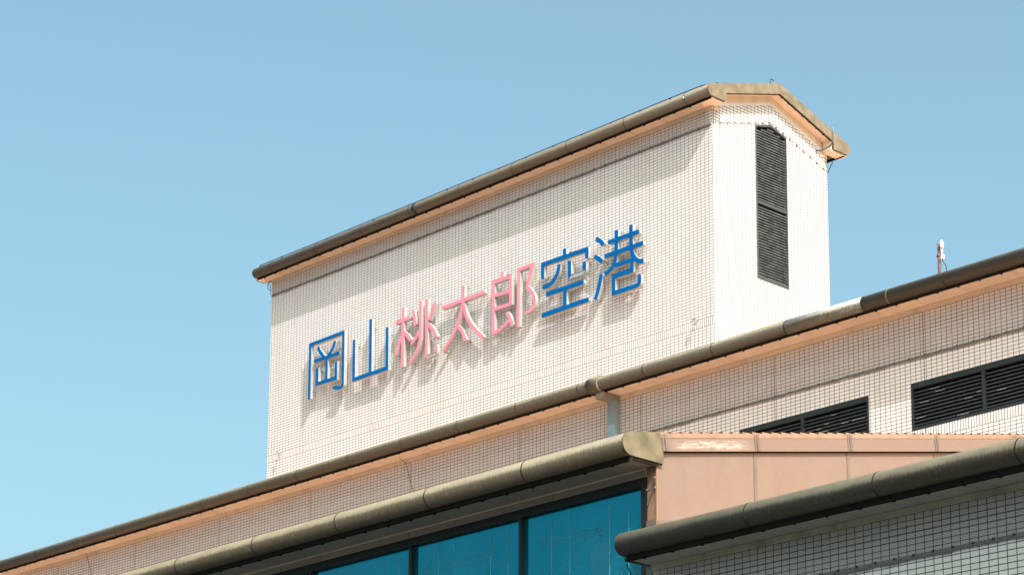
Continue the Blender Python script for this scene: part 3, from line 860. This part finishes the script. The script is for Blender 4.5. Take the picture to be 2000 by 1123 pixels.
# glazing
fr = MB(); GB = 3.4
fr.box(BX0, -19.2385, YW-.004, YW+.09, 7.539, 7.6485)
fr.box(-19.342, -19.2385, YW-.004, YW+.09, GB, 7.5385)
fr.box(BX0, -19.2385, YW-.004, YW+.09, GB-.14, GB-.0005)
fro = part(fr, 'window_frame', M['black_frame'], bay)
mx = [-21.462-2.127*i for i in range(0, 19)]
for x in mx:
    m2 = MB(); m2.box(x-.024, x+.024, YW-.010, YW+.088, GB, 7.5385); part(m2, 'mullion', M['black_frame'], fro)
ed = [-19.342] + [v for x in mx for v in (x+.024, x-.024)]
rnd = random.Random(3)
for i in range(len(mx)):
    xr, xl = ed[2*i]-.0005, ed[2*i+1]+.0005
    if xl < -42: break
    p = MB(); gy = YW+.055
    p.box(xl, xr, gy, gy+.012, GB, 7.538)
    GM = [M['glass'], M['film_line'], M['film_thin'], M['film_disc']]
    if i > 4:
        part(p, 'glass_pane', GM, bay); continue
    w = xr-xl
    for f, ww in ((.235,.010),(.39,.009),(.72,.010),(.875,.009)):
        x = xl + f*w; p.box(x-ww/2, x+ww/2, gy-.003, gy-.0005, GB+.02, 7.46-.03*rnd.random(), 1)
    # faint drawing in the film: bands, ribs and a disc low on the pane
    def ln(a, b, r=.0026):
        d = Vector((b[0]-a[0], b[1]-a[1]))
        if d.length < .01: return
        n = Vector((-d.y, d.x)).normalized()*r
        if min(a[0], b[0]) < xl+.03 or max(a[0], b[0]) > xr-.03: return
        p.face([(a[0]+n.x,gy-.0014,a[1]+n.y),(b[0]+n.x,gy-.0014,b[1]+n.y),(b[0]-n.x,gy-.0014,b[1]-n.y),(a[0]-n.x,gy-.0014,a[1]-n.y)], None, 2)
    for z in (7.215, 7.185, 7.13, 7.10):
        c0 = xl + rnd.uniform(.06, .25); ln((c0, z), (c0+rnd.uniform(.9, 1.6), z+rnd.uniform(-.02, .02)))
    for _ in range(26):
        x = xl + rnd.uniform(.1, w-.2); z = rnd.uniform(6.2, 7.1); a = rnd.choice((.2, 1.57, 1.57, 2.2, .9, 2.5)); L = rnd.uniform(.06, .28)
        ln((x, z), (x+math.cos(a)*L, z+math.sin(a)*L))
        if rnd.random() < .6: ln((x+.05, z), (x+.05+math.cos(a)*L, z+math.sin(a)*L))
    cx, cz, rr = xl+w*.64, 6.78, .19
    for k in range(24):
        a0, a1 = k*math.pi/12, (k+1)*math.pi/12
        if i % 2 == 0: ln((cx+rr*math.cos(a0), cz+rr*1.15*math.sin(a0)), (cx+rr*math.cos(a1), cz+rr*1.15*math.sin(a1)), .0022)
    for k in range(9):
        a0 = -2.3 + k*.28; ln((cx+.24*math.cos(a0), cz+.27*math.sin(a0)), (cx+.42*math.cos(a0), cz+.46*math.sin(a0)))
    if i % 2 == 0:
        p.face([(cx+rr*.97*math.cos(k*math.pi/16), gy-.0008, cz+rr*1.12*math.sin(k*math.pi/16)) for k in range(32)], None, 3)
    part(p, 'glass_pane', GM, bay)
lo = MB(); wall_front(lo, BX0, -19.2385, YW, -ZG, GB-.1405, -19.137, 6.461)
P = [(BX0,YW,-ZG),(BX0,YM,-ZG),(BX0,YM,vb_bot(YM)),(BX0,YW,SB)]; lo.face(P, [(p[1],p[2]) for p in P])
part(lo, 'lower_wall', M['tile'], bay)
rf = MB(); slab_roof(rf, BX0, XE+.004, 20.24, vb_top(20.24)+.004, YM-.004, vb_top(YM)+.004, .05, .1865, .024, 0, 2)
ng = rf; n = int(round((YM-.004-20.24)/.1865))
for i in range(1, n):  # black blocks painting in the gap shadows at the tile steps
    y = 20.24 + (YM-.004-20.24)*i/n; z = vb_top(y)+.004
    ng.box(XE-.06, XE+.0065, y-.017, y-.001, z+.004, z+.025, 1)
part(rf, 'roof_tiles', [M['terracotta'], M['joint'], M['edge_tile']], bay)

# ------------------------------------------------------------------ the nearer wing at lower right
WX0, WX1 = -19.137, -6.0; YR = 20.2; SW = 6.54
wing = thing('front_wing', 'shaded tiled wall with a mossy eaves band and the nearest thick gutter', 'building', (WX0, YR, 0))
mb = MB(); wall_front(mb, WX0, WX1, YR, -ZG, SW, WX0, 6.461)
P = [(WX1,YR,-ZG),(WX1,YM,-ZG),(WX1,YM,SW+2.6),(WX1,YR,SW)]; mb.face(P, [(p[1],p[2]) for p in P])
part(mb, 'wall', M['tile_wing'], wing)
cbk = MB(); cbk.box(-19.237, WX0-.0005, YR-.006, YW-.0105, -ZG, SW-.004); part(cbk, 'corner_pier', M['concrete'], wing)
add_frieze(wing, WX0, WX1, YR, 6.461, SW, M['frieze_wing'])
add_soffit(wing, -19.17, WX1, 19.6, YR-.0145, SW, M['soffit_wing'])
el = MB(); el.box(-19.19, -19.1705, 19.60+.176, YR-.016, SW-.02, SW+.024); part(el, 'soffit_end_strip', M['dark_lip'], wing)
jw = [-17.166+1.83*i for i in range(0, 6)]
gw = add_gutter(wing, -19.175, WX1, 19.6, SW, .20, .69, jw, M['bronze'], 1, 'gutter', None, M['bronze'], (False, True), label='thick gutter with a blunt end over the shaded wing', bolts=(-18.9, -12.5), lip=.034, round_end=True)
add_net(wing, WX0+.01, WX1, 19.6+.18, SW-.024, YR-.018, 6.003, .018, .0032, .26, (-19.0, -13.0), 'net_dark')
rf = MB(); zw = SW+.31+.60*.20
slab_roof(rf, BX1+.004, WX1, 20.27, zw-.02, YM-.004, zw-.02+.2*(YM-20.27), .06, .1865, .026)
part(rf, 'roof_tiles', M['terracotta'], wing)
fs = MB(); ya, yb = 20.23, YM-.01; zf = lambda y: zw-.02+.2*(y-20.27)
fs.ext_x([(ya,zf(ya)-.02),(yb,zf(yb)-.02),(yb,zf(yb)+.13),(ya,zf(ya)+.13)], BX1+.0005, BX1+.016)
fs.box(-19.24, BX1+.010, YW-.020, YW-.0085, 6.98, 7.095)
parts_each(fs, 'roof_flashing', M['seam'], wing)
wr = MB(); wr.tube([(-19.28,19.9,6.52),(-19.30,20.02,6.38),(-19.27,20.12,6.22),(-19.245,20.17,6.05),(-19.25,20.18,5.7)], .008, 6)
part(wr, 'hanging_wire', M['cable'], wing)

# ------------------------------------------------------------------ sensor mast on the hall roof
mxp, myp = -24.93, 34.0
ma = thing('sensor_mast', 'thin red-brown pole with a small white pointed sensor above the upper gutter', 'mast', (mxp, myp, 15.0+ZG))
p = MB(); p.tube([(mxp,myp,14.95),(mxp,myp,15.845)], .030, 12); part(p, 'pole', M['pole'], ma)
c = MB(); c.tube([(mxp,myp,15.585),(mxp,myp,15.625)], .040, 12); c.box(mxp-.05, mxp+.085, myp-.02, myp+.012, 15.592, 15.618); part(c, 'clamp', M['pole'], ma)
s = MB(); sx = mxp+.082
s.tube([(sx,myp-.02,15.885),(sx,myp-.02,15.87),(sx,myp-.02,15.80),(sx,myp-.02,15.792)], [.006,.018,.047,.040], 12)
s.tube([(sx,myp-.02,15.793),(sx,myp-.02,15.742),(sx,myp-.02,15.728)], [.034,.034,.024], 12)
so = part(s, 'sensor_head', M['white'], ma)
s = MB(); s.tube([(sx-.010,myp-.02,15.73),(sx-.010,myp-.02,15.58)], .009, 8); s.tube([(sx+.014,myp-.02,15.73),(sx+.014,myp-.02,15.60)], .005, 8)
s.box(sx-.015, sx+.040, myp-.045, myp+.0, 15.515, 15.592); part(s, 'sensor_bracket', M['white'], ma)
c = MB(); c.tube([(sx,myp-.02,15.516),(sx+.02,myp-.02,15.46),(sx+.06,myp-.03,15.41),(sx+.10,myp-.05,15.36),(sx+.16,myp-.08,15.10)], .009, 6); part(c, 'wire', M['cable'], ma)

# ------------------------------------------------------------------ light
SUN = Vector((.625, -.243, .741)).normalized()
elev = math.asin(SUN.z); az = math.atan2(SUN.x, SUN.y)
sd_ = bpy.data.lights.new('sun', 'SUN'); sd_.energy = 2.0; sd_.angle = R(.53); sd_.color = (1.0, .955, .92)
so_ = bpy.data.objects.new('sun', sd_); COL.objects.link(so_); so_.location = SUN*80
so_.rotation_euler = (-SUN).to_track_quat('-Z', 'Y').to_euler()
w = bpy.data.worlds.new('World'); scene.world = w; w.use_nodes = True
nt = w.node_tree; nt.nodes.clear(); h = N(nt)
out = h.new('ShaderNodeOutputWorld'); bg = h.new('ShaderNodeBackground'); sky = h.new('ShaderNodeTexSky')
sky.sky_type = 'NISHITA'; sky.sun_disc = False; sky.sun_elevation = elev; sky.sun_rotation = az
sky.air_density = 1.0; sky.dust_density = 6.5; sky.ozone_density = 1.0; sky.altitude = 0
mx_ = h.new('ShaderNodeMix', data_type='RGBA', blend_type='MULTIPLY'); mx_.inputs[0].default_value = 1
h.link(sky.outputs[0], mx_.inputs[6]); mx_.inputs[7].default_value = (.85, 1.055, .905, 1)
h.link(mx_.outputs[2], bg.inputs[0]); bg.inputs[1].default_value = .10
h.link(bg.outputs[0], out.inputs[0])

# ------------------------------------------------------------------ camera
cam = bpy.data.cameras.new('camera'); co = bpy.data.objects.new('camera', cam); COL.objects.link(co)
cam.sensor_width = 36; cam.sensor_fit = 'HORIZONTAL'; cam.lens = 4680/2000*36
cam.shift_x = (1000-1135)/2000; cam.shift_y = (1220-561.5)/2000
cam.clip_start = .1; cam.clip_end = 3000
co.location = (0, 0, ZG); co.rotation_euler = (R(90+11.7918), 0, R(45.2098))
scene.camera = co
scene.view_settings.view_transform = 'Standard'; scene.view_settings.look = 'None'
scene.view_settings.gamma = 1; scene.view_settings.exposure = 1.56
scene.cycles.use_denoising = True
scene.cycles.max_bounces = 8; scene.cycles.diffuse_bounces = 5
